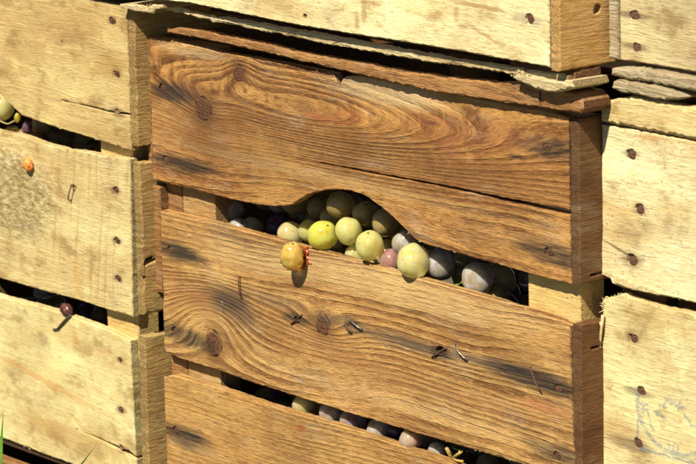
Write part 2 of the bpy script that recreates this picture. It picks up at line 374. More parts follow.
org = P(160, 352, yM)
W_b2 = wood('brown board with two knots and staples', (.60, .355, .12), (.155, .065, .018), N=205, ringamp=1.25, fa=.8, ba=1., warp=.9, pores=.5, fleck=.5, mott=.5, drift=.45, slant=-.03,
    fields=[Fd(210, 318, 42, 34, -.026, .1), Fd(322, 325, 30, 16, .012), Fd(470, 352, 120, 10, .004), Fd(400, 395, 150, 20, -.007)],
    knots=[E_(214, 344, 8.5, 14), E_(323, 325, 7, 11, -.2)],
    stains=[St(180, 253, 34, 10, IRON, .95), St(182, 335, 34, 11, IRON, .95, -.05), St(230, 302, 26, 16, (.075, .045, .028), .95), St(200, 296, 14, 8, (.26, .11, .04), .6), St(245, 318, 12, 9, (.15, .085, .045), .8), St(205, 308, 12, 12, (.3, .13, .05), .5),
            St(297, 319, 16, 6, IRON, .8), St(375, 333, 60, 8, (.1, .07, .045), .7, -.02), St(352, 323, 9, 6, IRON, .8), St(430, 350, 40, 5, (.11, .075, .05), .7), St(440, 352, 10, 6, IRON, .9), St(500, 366, 50, 5, (.12, .08, .055), .6),
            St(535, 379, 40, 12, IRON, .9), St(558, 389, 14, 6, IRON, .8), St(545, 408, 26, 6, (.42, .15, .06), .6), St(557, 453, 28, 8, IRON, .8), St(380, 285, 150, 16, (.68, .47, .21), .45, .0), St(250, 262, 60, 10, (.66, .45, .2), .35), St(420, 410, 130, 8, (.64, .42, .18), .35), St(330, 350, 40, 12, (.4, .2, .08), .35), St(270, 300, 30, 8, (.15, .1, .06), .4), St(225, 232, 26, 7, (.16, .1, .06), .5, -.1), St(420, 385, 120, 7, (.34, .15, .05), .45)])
t2 = [(160, 210.5), (190, 217), (230, 227.5), (270, 238), (300, 246.5), (340, 257), (370, 265.5), (400, 273.5), (430, 281.5), (470, 293), (497, 301), (512, 306.5), (527, 309.5), (550, 317), (568, 325.5)]
r2 = [(569.5, 326.5), (571, 375), (573, 430), (576, 482)]
b2 = [(522, 464.5), (480, 452), (430, 437.5), (358, 416), (300, 398), (250, 382), (220, 371), (190, 362), (172, 356), (166, 352), (164, 346), (162, 280)]
hl = [hole(170, 250, yM), hole(175, 331, yM), hole(557, 456, yM), hole(441, 352, yM, .0036, .003), hole(297, 320, yM, .0028, .002), hole(558, 389, yM, .003)]
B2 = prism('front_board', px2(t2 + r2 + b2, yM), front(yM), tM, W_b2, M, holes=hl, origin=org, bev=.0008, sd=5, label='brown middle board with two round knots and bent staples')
for a in ((170, 250), (175, 331), (557, 456), (558, 389)): nail(*a, yM, B2, tilt=(random.uniform(-.15, .15), random.uniform(-.1, .2)))
staple((240.5, 277), (242.5, 298), yM, B2, .002, .0005, RUST)
staple((349, 316.5), (363, 329), yM, B2, .0022, .0006); staple((346, 325), (352, 332), yM, B2, .0012, .0009, RUST)
staple((455.5, 344), (468, 359), yM, B2, .0024, .0006); staple((433, 357), (447, 348), yM, B2, .0006, .0009, RUST)
staple((531, 367), (542, 393), yM, B2, .0012, .0006, RUST); staple((292, 324), (302, 315), yM, B2, .0006, .0008, RUST)
staple((222, 301), (224, 313), yM, B2, .0002, .0004)
fibres(t2, yM, B2, 18, .0022); fibres(b2[:6], yM, B2, 8, .002)

org = P(164, 470, yM)
W_b3 = wood('brown straight grained board', (.55, .32, .10), (.155, .062, .018), N=260, ringamp=.6, fa=1., ba=.7, warp=.5, pores=.5, fleck=.5, mott=.5, slant=-.02,
    stains=[St(184, 435, 34, 10, IRON, .95), St(192, 447, 24, 6, (.1, .07, .05), .6), St(301, 428, 4, 4, (.3, .07, .02), .8), St(215, 455, 20, 8, (.5, .3, .12), .4)])
t3 = [(163.5, 377), (173, 375), (195, 382), (220, 389), (270, 406), (320, 420.5), (358, 432.3), (400, 446), (435, 457), (470, 471), (500, 482), (540, 494), (575, 505)]
pts = px2(t3, yM); pts += [(.2255, -.25), (-.2235, -.25)]
B3 = prism('front_board', pts, front(yM), tM, W_b3, M, holes=[hole(176, 430, yM)], origin=org, sd=9, label='lowest brown board with straight grain and one small rust spot')
nail(176, 430, yM, B3); fibres(t3[:8], yM, B3, 14, .002)
# end slats (seen on the right), each lined up with its front board
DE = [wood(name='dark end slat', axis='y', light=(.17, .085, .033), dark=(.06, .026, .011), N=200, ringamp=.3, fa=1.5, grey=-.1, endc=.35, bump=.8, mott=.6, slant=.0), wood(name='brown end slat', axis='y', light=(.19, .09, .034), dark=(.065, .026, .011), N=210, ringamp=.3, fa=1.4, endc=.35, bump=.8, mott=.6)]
XE = .2334
endM = []; YE = .0006
for i, (zt, zb) in enumerate(((.1075, .0025), (-.0235, -.1275), (-.1465, -.25))):
    poly = [(YE, zb), (.3, zb), (.3, zt), (YE, zt + (0.0005 if i else 0))]
    if i == 0: poly = [(YE, zb), (.3, zb), (.3, .0068), (.02, .0068), (.0095, .0062), (.0095, .0076), (.02, .0078), (.3, .0078), (.3, zt), (YE, zt)]
    if i == 1: poly = [(YE, zb), (.3, zb), (.3, -.040), (.02, -.0402), (.009, -.0404), (.009, -.0416 + .0024), (.02, -.0388), (.3, -.0384), (.3, zt), (YE, zt)]
    endM.append(prism('end_slat', poly, side(XE + (0, .0006, -.0004)[i]), .0074, DE[i % 2], M, bev=.0008, jit=.0005, sd=i * 3))
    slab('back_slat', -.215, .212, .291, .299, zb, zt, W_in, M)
# left end slats: their sawn edges stand beside the front boards
for (pa, pb) in ((((142.5, 36), (149, 36)), ((147.5, 176), (152.5, 179))), (((151.5, 186), (159.5, 184)), ((155, 292), (162, 292)))):
    z1 = P(*pa[0], 0).z; z0 = P(*pb[0], 0).z; xa = (P(*pa[0], 0).x + P(*pb[0], 0).x) / 2; xb = (P(*pa[1], 0).x + P(*pb[1], 0).x) / 2 - .0004
    prism('end_slat', [(xa, z0), (xb, z0), (xb, z1), (xa, z1)], front(.0006), .295, W_gen_m, M, jit=.0007, bev=.001)
prism('end_slat', [(-.229, -.25), (-.221, -.25), (-.221, -.15), (-.229, -.15)], front(tM + .001), .285, W_gen_m, M)
def post(pxa, pxb, pyt, y, z0, z1, parent, mat=W_post, d=.02, xmax=9):
    xa = P(pxa, pyt, y).x; xb = min(P(pxb, pyt, y).x, xmax)
    return slab('corner_post', xa, xb, y, y + d, z0, z1, mat, parent, bev=.0008)
post(183, 215, 205, tM + .0006, -.25, .106, M, wood('tan corner post', (.50, .32, .12), (.28, .14, .045), N=150, ringamp=.5, mott=.6), d=.018); post(166, 182.3, 205, tM + .0012, -.25, .106, M, W_gen_m, .016)
post(527.5, 581.5, 290, tM + .0006, -.25, .106, M, d=.02, xmax=.2256)
slab('corner_post', -.215, -.18, .27, .29, -.25, .106, W_post, M); slab('corner_post', .18, .213, .27, .29, -.25, .106, W_post, M)
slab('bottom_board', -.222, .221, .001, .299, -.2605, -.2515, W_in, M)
# loose straw-like splinter at the right end of the middle board
tube('splinter', [P(603, 315, .0175), P(601.5, 328, .0165), P(600, 343, .0175), P(599.5, 356, .0175)], .0011, FIB, endM[1], taper=.5)
tube('splinter', [P(600, 322, .017), P(598, 335, .0165), P(598, 350, .017)], .0006, FIB, endM[1], taper=.5)

# ================================================================== UPPER MIDDLE CRATE
yT = -.02; tT = .008
T = thing('wooden_crate', 'pale crate at the top with brown water rings, resting on split slats', 'crate', (0, .13, .112), 'stacked grape harvest crates')
org = P(200, 6, yT)
def StT(px, py, rx, ry, c, s, rot=0): return ell(px, py, rx, ry, yT, org, rot) + (c, s)
W_top = wood('pale board with water rings', (.86, .76, .42), (.40, .25, .07), mott=.9, bump=0.8, drift=.65, N=140, ringamp=.22, fa=.8, ba=.9, water=1., speck=.6, pores=.25, fleck=.3,
    stains=[StT(364, 8, 3, 15, (.40, .24, .09), .75), StT(357, 22, 2.5, 9, (.40, .24, .09), .75), StT(372, 3, 9, 3, (.40, .24, .09), .75), StT(478, 6, 26, 2.5, (.40, .24, .09), .75, -.05), StT(456, 14, 2.5, 9, (.40, .24, .09), .75), StT(463, 26, 6, 3, (.40, .24, .09), .75), StT(482, 33, 15, 2.2, (.40, .24, .09), .75, -.3), StT(420, 6, 30, 8, (.6, .42, .16), .4), StT(305, 15.5, 2, 2, (.03, .015, .01), 1), StT(527, 20, 14, 5, (.2, .16, .12), .6), StT(140, 10, 30, 5, (.45, .25, .08), .4)])
ptsT = px2([(549.2, 67.5), (520, 62), (480, 54.5), (420, 44.5), (360, 35), (300, 25.5), (240, 13.5), (190, 3)], yT)
ptsT += [(-.215, .1405), (-.224, .141), (-.224, .245), (.2305, .245)]
ptsT = [(min(a, .2308), b) for a, b in ptsT]
TB = prism('front_board', ptsT, front(yT), tT, W_top, T, holes=[hole(530, 19, yT, .0035), hole(305, 15.5, yT, .0012)], origin=org, sd=12, chips=.0006)
nail(530, 19, yT, TB)
W_Te = wood(name='pale sawn end slat', axis='y', light=(.66, .42, .15), dark=(.34, .16, .05), N=200, ringamp=.3, fa=1.4, endc=.4, bump=1.4, mott=.7, speck=.4)
c = P(596, 17, .02)
prism('end_slat', [(yT + .0006, .1405), (.27, .1415), (.27, .245), (yT + .0006, .245)], side(.2388), .0074, W_Te, T, bev=.0009, jit=.0005, holes=[(.012, .1755, .0036, .0032, .004)])
prism('end_slat', [(yT + tT + .0002, .1415), (.27, .1415), (.27, .245), (yT + tT + .0002, .245)], side(-.2145), .009, W_Te, T)
slab('front_board', -.224, .231, yT, yT + tT, .262, .36, W_gen_p, T)
for x in (-.22, .218): slab('end_slat', x, x + .009, yT + tT + .0002, .27, .262, .36, W_gen_p, T)
for z0, z1 in ((.142, .245), (.262, .36)): slab('back_slat', -.224, .228, .2705, .278, z0, z1, W_gen_p, T)
for xa, xb in ((-.213, -.18), (.17, .2175)): slab('corner_post', xa, xb, yT + tT + .0006, .008, .143, .358, W_post, T); slab('corner_post', xa, xb, .25, .27, .143, .358, W_post, T)
# split slats under it
ySl = -.0125
pl = px2([(161, 6), (175, 7.5), (200, 13.6), (250, 21.5), (300, 30), (360, 41), (420, 52), (460, 59.5), (500, 65), (540, 71), (568, 76)], ySl)
pl += px2([(568, 80), (540, 79), (500, 72), (460, 66), (420, 60.5), (360, 50), (330, 45), (300, 38.5), (250, 28.5), (200, 18.5), (178, 12), (165, 10)], ySl)
s1 = prism('bottom_slat', pl, front(ySl), .0035, W_slat_p, T, bev=.0008, jit=.0008, chips=.002, sd=2, label='thin pale split slat with a ragged edge'); fibres([(200, 13.6), (250, 21.5), (300, 30), (360, 41), (420, 52)], ySl, s1, 24, .0025)
pl = px2([(119, 3.5), (135, 5), (147, 8), (152, 4.5), (162, 5), (163, 8), (155, 10), (153, 13.5), (146, 13), (133, 10.5), (119, 7.5)], -.019)
s0 = prism('bottom_slat', pl, front(-.019), .03, W_slat_p, T, bev=.0008, jit=.0008, label='broken left tip of the pale slat'); fibres([(140, 7), (163, 6)], -.02, s0, 14, .004)
pl = px2([(511.5, 77), (515, 73), (519, 74), (522, 69.5), (525, 74), (536, 76.5), (552, 79.5), (571, 80.5), (574, 87.5), (562, 92), (552, 93), (541, 91), (533, 87.5), (526, 85), (517, 81)], -.0145)
s2 = prism('bottom_slat', pl, front(-.0145), .03, W_slat_p, T, bev=.0014, jit=.0009, chips=.0025, sd=4, label='broken pale slat end splintering under the corner'); fibres([(511, 77), (520, 71), (530, 76)], -.0145, s2, 34, .0035); fibres([(535, 88), (570, 88)], -.0145, s2, 16, .0025)
prism('bottom_slat', [(-.009, .1325), (.0155, .1328), (.0155, .1400), (.0, .1402), (-.007, .138)], side(.2385), .06, W_gen_d, T, bev=.0012, jit=.001)
yB = -.006
pl = px2([(167, 27), (200, 30.5), (230, 37), (260, 43), (300, 53), (347, 61), (420, 74), (460, 79), (500, 82), (540, 86), (540, 107), (520, 104.5), (500, 102), (460, 96), (420, 88.5), (300, 61), (260, 51.5), (200, 38.5), (167, 33)], yB)
s3 = prism('bottom_slat', pl, front(yB), .007, W_slat_b, T, bev=.001, jit=.0007, sd=7, label='brown slat running under the pale ones')
pl = px2([(540.5, 86), (577, 94), (583, 101), (584, 109), (580, 113.2), (552, 109.5), (540.5, 107)], yB)
prism('bottom_slat', pl, front(yB - .0003), .0225, W_slat_b, T, bev=.001, jit=.0007, sd=7, label='broken brown slat end')
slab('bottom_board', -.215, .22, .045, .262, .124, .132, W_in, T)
slab('bottom_board', -.2, .215, -.0055, .0445, .1335, .1395, W_gen_m, T, step=.02) if False else None

# ================================================================== LEFT CRATE
yL, tL = -.0115, .0068
L = thing('wooden_crate', 'pale rough crate on the left with an orange scrap stuck to its middle board', 'crate', (-.455, .13, -.24), 'stacked grape harvest crates')
XL0 = -.69; XLE = -.2315
def mk(y, org): return (lambda px, py, rx, ry, c, s, rot=0: ell(px, py, rx, ry, y, org, rot) + (c, s))
org = P(0, 94, yL); St = mk(yL, org)
W_La = wood('pale left board', (.66, .50, .21), (.32, .19, .06), mott=.9, bump=1.1, drift=.65, N=150, ringamp=.25, fa=.9, ba=.7, fleck=.2, water=.5, speck=.4, pores=.25,
    stains=[St(112, 21, 6, 5, (.15, .07, .03), .7), St(117, 74, 7, 6, (.15, .08, .03), .6), St(118, 113, 8, 6, (.15, .08, .03), .7), St(62, 41, 1.5, 1.5, (.04, .02, .01), 1), St(40, 20, 80, 22, (.42, .25, .09), .5), St(90, 130, 40, 6, (.45, .28, .1), .4), St(80, 104, 30, 3, (.3, .16, .05), .4)])
pts = [(XL0, .1335)] + px2([(0, -17), (60, -7), (129, 6.5), (131, 60), (131, 113.5), (110, 111), (85, 105), (60, 100.2), (85, 106), (110, 112.6), (131.5, 116), (132.5, 151), (100, 141), (80, 134.5), (60, 128.5), (48, 124.5), (35, 120), (22, 115.5), (10, 104), (0, 94)], yL)
pts += [(-.425, .066), (-.45, .076), (-.475, .066), (-.497, .04), (-.51, .029), (XL0, .029)]
La = prism('front_board', [(min(a, -.2393), b) for a, b in pts], front(yL), tL, W_La, L, origin=org, bev=.0006, sd=3, holes=[hole(112, 21, yL), hole(116.5, 74, yL), hole(117, 112.3 - 1, yL, .0022)], label='pale upper board with a fine crack and an arched cut at its lower edge')
for a in ((112, 21), (116.5, 74)): nail(*a, yL, La, r=.0026, tilt=(.1, -.15))
nail(117, 111.3, yL, La, r=.0021)
fibres([(48, 124), (100, 141), (132, 150)], yL, La, 16, .003)
org = P(0, 278, yL); St = mk(yL, org)
W_Lb = wood('pale rough board with a coarse patch', (.72, .58, .27), (.36, .23, .08), mott=.9, drift=.4, N=150, ringamp=.25, fa=.9, ba=.9, fleck=.35, water=.4, speck=.4, pores=.25, rough_zone=(*lc(12, 190, yL, org), .062, .037),
    stains=[St(115, 190, 7, 5, (.15, .07, .03), .8), St(117, 241, 6, 5, (.15, .07, .03), .8), St(118, 279, 6, 5, (.15, .07, .03), .8), St(78, 280, 5, 22, (.5, .28, .06), .5, .2)])
pts = [(XL0, .0195)] + px2([(0, 131.5), (20, 135), (43, 143.5), (65, 149.5), (80, 151), (100, 155), (118, 157.5), (130, 159), (131.5, 240), (132.5, 317), (110, 310.5), (79, 300), (40, 290), (0, 278)], yL) + [(XL0, -.0975)]
Lb = prism('front_board', [(min(a, -.2393), b) for a, b in pts], front(yL), tL, W_Lb, L, origin=org, sd=6, holes=[hole(115.5, 190, yL), hole(117, 241, yL), hole(118, 279, yL)], label='pale middle board with a coarse torn patch and saw marks')
for a in ((116.5, 191), (117, 241), (118, 279)): nail(*a, yL, Lb, r=.0024, depth=.0012, tilt=(.2, -.15))
staple((74.5, 185), (71, 200), yL, Lb, .003, .0005, RUST); staple((73.5, 184.5), (76, 186), yL, Lb, .003, .0005, RUST)
fibres([(65, 149), (100, 155), (135, 160)], yL, Lb, 34, .003)
org = P(0, 437, yL); St = mk(yL, org)
W_Lc = wood('pale smooth board', (.73, .62, .29), (.4, .28, .1), mott=.9, bump=0.55, drift=.65, N=130, ringamp=.22, fa=.8, ba=.9, fleck=.35, water=1., speck=.25, pores=.15, slant=.05,
    stains=[St(120, 360, 5, 4, (.2, .09, .03), .7), St(121, 410, 6, 5, (.2, .09, .03), .7), St(122, 449, 7, 5, (.2, .08, .03), .8), St(52, 385, 70, 4, (.55, .27, .07), .55, -.12), St(20, 340, 30, 10, (.5, .36, .15), .4), St(75, 340, 4, 14, (.5, .25, .07), .5), St(98, 350, 18, 3, (.5, .3, .1), .5), St(77, 429, 2, 1.5, (.25, .06, .02), .9)])
pts = [(XL0, -.1115)] + px2([(0, 296.5), (30, 304), (60, 312.5), (85, 322), (107, 330), (130, 341), (133, 400), (136, 456.5), (128, 451), (110, 443), (95, 436.5), (82, 432), (95, 437.6), (110, 445), (128, 455), (136.3, 459.5), (137, 486), (100, 474), (69, 463), (43, 454), (31, 449), (0, 437)], yL) + [(XL0, -.2265)]
Lc = prism('front_board', [(min(a, -.2393), b) for a, b in pts], front(yL), tL, W_Lc, L, origin=org, sd=8, holes=[hole(120, 360, yL, .0022), hole(121, 410, yL, .0026), hole(121.5, 447.2, yL, .002)], label='pale lower board with a crack running in from its right end')
nail(120, 360, yL, Lc, r=.0021); nail(121, 410, yL, Lc, r=.0025, tilt=(.2, .1)); nail(121.5, 447.2, yL, Lc, r=.0021)
fibres([(0, 437), (43, 454), (100, 474)], yL, Lc, 26, .0025)
ye = yL + .0008
for i, (zt, zb) in enumerate(((.132, .0285), (.0205, -.0965), (-.1135, -.2265))):
    poly = [(ye, zb), (.26, zb), (.26, zt), (ye, zt)]
    if i == 1: poly = [(ye, zb), (.26, zb), (.26, -.0575), (ye + .012, -.0575), (ye + .002, -.0605), (ye + .0016, -.0665), (ye - .0, -.0665), (ye, -.060), (ye + .003, -.0545), (ye + .012, -.0535), (.26, -.0535), (.26, zt), (ye, zt - .004)]
    prism('end_slat', poly, side(XLE + (0, .0005, -.0005)[i]), .0076, W_end_p, L, bev=.001, jit=.0007, sd=i)
    prism('end_slat', [(ye, zb), (.26, zb), (.26, zt), (ye, zt)], side(XL0 - .0003), .0076, W_end_p, L)
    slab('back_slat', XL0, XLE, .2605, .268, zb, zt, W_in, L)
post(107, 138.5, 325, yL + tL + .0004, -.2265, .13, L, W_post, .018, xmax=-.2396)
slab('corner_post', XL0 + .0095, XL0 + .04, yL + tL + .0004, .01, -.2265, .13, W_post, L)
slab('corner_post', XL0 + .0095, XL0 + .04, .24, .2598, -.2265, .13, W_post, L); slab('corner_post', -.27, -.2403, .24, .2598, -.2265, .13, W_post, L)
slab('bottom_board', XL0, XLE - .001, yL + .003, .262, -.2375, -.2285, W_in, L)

# ================================================================== RIGHT CRATE
yR, tR = .0195, .007
XR0 = P(601.5, 200, yR).x; XR1 = .68
Rc = thing('wooden_crate', 'pale crate on the right marked with a faint blue ink stamp on its lower board', 'crate', (.45, .17, -.262), 'stacked grape harvest crates')
org = P(601, 125, yR); St = mk(yR, org)
pts = px2([(602.5, 121.5), (601.5, 108), (604, 103), (612, 99), (632, 96), (654, 99.5), (696, 107.5)], yR) + [(XR1, .109), (XR1, .099)] + px2([(696, 139), (660, 132.5), (635, 128), (620, 125)], yR)
W_Rn = wood('pale narrow rail', (.72, .58, .28), (.48, .31, .1), mott=.9, N=150, ringamp=.3, water=.7, speck=.3, pores=.2)
Rn = prism('top_rail', pts, front(yR - .002), tR, W_Rn, Rc, bev=.002, jit=.0008, sd=4); 
org = P(601, 270, yR); St = mk(yR, org)
W_Rb = wood('pale speckled board', (.82, .73, .42), (.46, .32, .11), mott=.9, bump=0.85, drift=.65, N=140, ringamp=.22, fa=.8, ba=.9, fleck=.35, water=.5, speck=.95, pores=.2,
    stains=[St(631, 154, 8, 4, (.15, .07, .03), .7), St(640, 209, 6, 6, (.15, .07, .03), .6), St(632, 260, 10, 7, (.15, .08, .04), .7), St(648, 138, 10, 3, (.5, .25, .05), .6), St(620, 250, 16, 1.2, (.12, .06, .03), .8, -.25)])
pts = px2([(601.5, 124.5), (640, 131), (696, 142)], yR) + [(XR1, .0955), (XR1, .0055)] + px2([(696, 303), (660, 295), (640, 291), (622, 287.5), (612, 283.5), (610, 279), (601.3, 275)], yR)
Rb = prism('front_board', pts, front(yR), tR, W_Rb, Rc, origin=org, sd=15, holes=[hole(631, 154, yR, .0036), hole(640, 209, yR, .0034), hole(632, 260, yR, .004)], label='pale speckled board with three deep nail holes')
for a in ((632, 154.5), (641, 209.5), (633, 261)): nail(*a, yR, Rb, r=.003, depth=.001, tilt=(.25, .1))
fibres([(610, 281), (640, 291), (696, 303)], yR, Rb, 16, .003)
prism('splinter', px2([(612, 274), (625, 278), (650, 288), (668, 295.5), (655, 294.5), (632, 289.5), (615, 283)], yR - .001), front(yR - .0012), .0015, FIB, Rb, bev=.0004)
org = P(602, 464, yR); St = mk(yR, org)
cx, cz = lc(675, 413, yR, org)
def seg(a, b, r=.0011): return ('seg', *lc(*a, yR, org), *lc(*b, yR, org), r)
ink = [('arc', cx, cz, .034, .0262, 0, cz + .008), seg((638, 417), (637.5, 446), .0011), seg((641, 449), (694, 463), .0013)]
for a, b in (((640, 404), (648, 405)), ((641, 409), (647, 410)), ((643, 403), (643, 412)), ((654, 412), (659, 411)), ((659, 405), (666, 408)), ((666, 399), (673, 402)), ((671, 404), (675, 402)), ((676, 406), (685, 408)), ((680, 402), (678, 411)),
             ((656, 414), (663, 417)), ((684, 415), (690, 422)), ((669, 445), (669, 451)), ((673, 446), (674, 452)), ((678, 447), (678, 453)), ((667, 451), (681, 454)), ((648, 413), (650, 421)), ((650, 424), (654, 431)), ((668, 399), (664, 405)), ((690, 425), (696, 427))):
    ink.append(seg(a, b))
W_Rc = wood('pale board with a blue stamp', (.76, .65, .33), (.42, .29, .1), mott=.9, bump=0.9, drift=.65, N=140, ringamp=.25, fa=.9, ba=.9, fleck=.35, water=.6, speck=.5, pores=.25, ink=ink,
    stains=[St(633, 338, 6, 5, (.2, .09, .03), .6), St(637, 392, 13, 3.5, (.09, .06, .05), .8), St(628, 443, 18, 6, (.1, .06, .04), .8), St(618, 430, 20, 14, (.45, .27, .1), .5)])
pts = px2([(602.5, 301), (604, 298.5), (612, 297), (622, 293.5), (627, 297), (640, 300.5), (660, 307), (680, 311), (696, 315)], yR) + [(XR1, -.0105), (XR1, -.124)] + px2([(601.5, 467)], yR)
Rd = prism('front_board', pts, front(yR), tR, W_Rc, Rc, origin=org, sd=18, jit=.0005, holes=[hole(633, 338, yR, .0033), hole(641, 391, yR, .003), hole(638, 443, yR, .0033)], label='pale lower board bearing the faint blue round stamp')
for a in ((634, 339), (641, 391.5), (638.5, 443.5)): nail(*a, yR, Rd, r=.0028, depth=.0009, tilt=(.1, .1))
fibres([(604, 299), (622, 294), (660, 307)], yR, Rd, 26, .0026); fibres([(603, 299), (604, 312)], yR, Rd, 20, .004)
slab('front_board', XR0, XR1, yR, yR + tR, -.25, -.142, W_gen_p, Rc)
shell(Rc, XR0, XR1, yR, tR, .107, -.2605, ((.095, .006), (-.014, -.124), (-.142, -.25)), W_end_p, W_gen_p, .27)

# ================================================================== UPPER RIGHT CRATE
yQ = .0205
Q = thing('wooden_crate', 'greyish pale crate in the upper right corner above the stamped one', 'crate', (.45, .17, .112), 'stacked grape harvest crates')
org = P(619, 61, yQ); St = mk(yQ, org)
W_Q = wood('greyish pale board', (.62, .52, .28), (.3, .21, .09), mott=.9, bump=1.2, drift=.65, N=160, ringamp=.35, fa=.9, ba=.6, speck=.5, grey=.2, pores=.3,
    stains=[St(632, 15, 14, 3, (.1, .06, .04), .8), St(636, 47, 12, 3, (.15, .08, .04), .7)])
xq = P(619.5, 30, yQ).x
pts = px2([(619.5, 59.5), (650, 64), (696, 72)], yQ) + [(XR1, .1405), (XR1, .245), (xq, .245)]
Qb = prism('front_board', pts, front(yQ), .007, W_Q, Q, origin=org, sd=21, holes=[hole(634, 15, yQ, .0034), hole(637, 47, yQ, .003)])
for a in ((634.5, 15), (637, 47.5)): nail(*a, yQ, Qb, r=.0028, tilt=(.2, .2))
pts = px2([(608, -8), (617.8, -6), (618.5, 59.5), (608.5, 57.5)], yQ - .002); pts[0] = (pts[0][0], .245); pts[1] = (pts[1][0], .245)
prism('corner_post', pts, front(yQ - .002), .02, W_slat_g, Q, bev=.0009)
def qs(pl, y, d, lab, sd):
    p = px2(pl, y); return prism('bottom_slat', p, front(y), d, W_slat_g, Q, bev=.0013, jit=.0009, sd=sd, label=lab)
a1 = P(696, 78, .026); 
p = px2([(610.5, 75.5), (610.5, 68.5), (616, 66.5), (654, 70.5), (696, 78.5)], .0165) + [(XR1, .1345), (XR1, .125)] + px2([(696, 92), (672, 87), (648, 82), (625, 79)], .0165)
prism('bottom_slat', p, front(.0165), .1, W_slat_g, Q, bev=.0013, jit=.0009, sd=31, label='pale grey slat directly under the board')
qs([(612, 88), (612.5, 82), (616, 80), (630, 82), (650, 85.5), (668, 90), (680, 94.5), (684, 97), (676, 100), (664, 100.5), (650, 98), (635, 95), (620, 92.5)], .0145, .06, 'short grey slat with a rounded broken end', 33)
slab('bottom_board', XR0 + .005, XR1, .09, .29, .1105, .12, W_slat_g, Q)
prism('end_slat', [(yQ + .019, .142), (.29, .142), (.29, .245), (yQ + .019, .245)], side(xq + .001), .008, W_gen_p, Q); prism('end_slat', [(yQ + .008, .142), (.29, .142), (.29, .245), (yQ + .008, .245)], side(XR1 - .002), .008, W_gen_p, Q)
slab('back_slat', xq, XR1, .2905, .298, .142, .245, W_gen_p, Q)
slab('corner_post', XR1 - .04, XR1 - .011, yQ + .0075, .05, .142, .245, W_post, Q)
slab('bottom_board', xq + .003, XR1 - .011, .038, .29, .142, .148, W_gen_p, Q)

# ================================================================== crates above and below the left one
U = thing('wooden_crate', 'crate above the left crate, almost wholly cut off by the top edge', 'crate', (-.46, .13, .134), 'stacked grape harvest crates')
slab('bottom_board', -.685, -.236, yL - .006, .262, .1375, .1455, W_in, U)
slab('front_board', -.69, -.236, yL - .008, yL - .001, .149, .25, W_gen_p, U)
for x in (-.688, -.246): slab('end_slat', x, x + .008, yL, .262, .149, .25, W_gen_p, U)
slab('back_slat', -.69, -.236, .2625, .27, .149, .25, W_gen_p, U)
def lower(lab, x0, x1, yf, zt, matF, matE):
    o = thing('wooden_crate', lab, 'crate', ((x0 + x1) / 2, yf + .14, -.375), 'stacked grape harvest crates')
    slab('front_board', x0, x1, yf, yf + .006, -.372, zt, matF, o, label=None)
    for x in (x0, x1 - .008): slab('end_slat', x, x + .008, yf + .0062, yf + .27, -.372, zt, matE, o)
    slab('back_slat', x0, x1, yf + .2705, yf + .277, -.372, zt, matF, o)
    return o
lower('lowest crate at the bottom left corner, its brownish board just peeking out', XL0, -.2335, yL - .002, P(0, 457, yL - .002).z, W_gen_m, W_end_p)
lower('lowest brown crate hidden at ground level under the middle crate', -.222, .231, .004, -.264, W_gen_m, W_gen_m)
lower('lowest pale crate hidden at ground level under the right crate', XR0 + .002, XR1, yR + .002, -.264, W_gen_p, W_end_p)

# ================================================================== GRAPES
def grape_mat(name, c1, c2, bloom, bcol=(.62, .68, .72), spots=.3, sss=.5, blush=None, trans=.42):
    m, t, bsdf, (x, y, z) = tree(name)
    oi = t.nodes.new('ShaderNodeObjectInfo'); rd = S(t, oi.outputs['Random']) * 30
    n = ns(t, x * 120 + rd, y * 120, z * 120, 3, .6)
    col = mix(t, n.ss(.3, .7), c1, c2)
    # veins running pole to pole and amber bruises under the skin
    vn = ns(t, x * 520 + rd, y * 520, z * 90, 3, .6)
    col = mix(t, vn.ss(.5, .68) * .3, col, tuple(v * .7 for v in c2))
    am = ns(t, x * 75 + rd * 2, y * 75, z * 75 + 6, 3, .55).ss(.52, .66)
    col = mix(t, am * .4, col, (c1[0] * .85, c1[1] * .52, c1[2] * .3))
    if blush:
        col = mix(t, ns(t, x * 70 + rd, y * 70 + 4, z * 70, 2).ss(.48, .68) * .75, col, blush)
    sp = ns(t, x * 380 + rd, y * 380, z * 380, 2, .5).ss(.62, .70)
    big = ns(t, x * 150 + rd, y * 150 + 9, z * 150, 2, .6).ss(.66, .74)
    col = mix(t, (sp * .6 + big * .6) * spots, col, (.26, .12, .03))
    bl = ns(t, x * 200 + 5, y * 200 + rd, z * 200, 4, .65).ss(.32, .68) * bloom
    col = mix(t, bl, col, bcol)
    scar = ((x.sq() + y.sq()).m('SQRT') * -1 + .0011).ss(0, .0005) * z.ss(.003, .006)
    col = mix(t, scar, col, (.22, .12, .04))
    t.links.new(col.k, bsdf.inputs['Base Color'])
    bsdf.inputs['Transmission Weight'].default_value = trans; bsdf.inputs['IOR'].default_value = 1.36
    bsdf.inputs['Subsurface Weight'].default_value = sss; bsdf.inputs['Subsurface Radius'].default_value = (1, .8, .3); bsdf.inputs['Subsurface Scale'].default_value = .016
    t.links.new((bl * .5 + .08).k, bsdf.inputs['Roughness']); bsdf.inputs['Specular IOR Level'].default_value = .5
    b = t.nodes.new('ShaderNodeBump'); b.inputs['Distance'].default_value = .00025; b.inputs['Strength'].default_value = .6
    t.links.new((ns(t, x * 160 + rd, y * 160, z * 160, 2) + scar * -2).k, b.inputs['Height']); t.links.new(b.outputs[0], bsdf.inputs['Normal'])
    return m
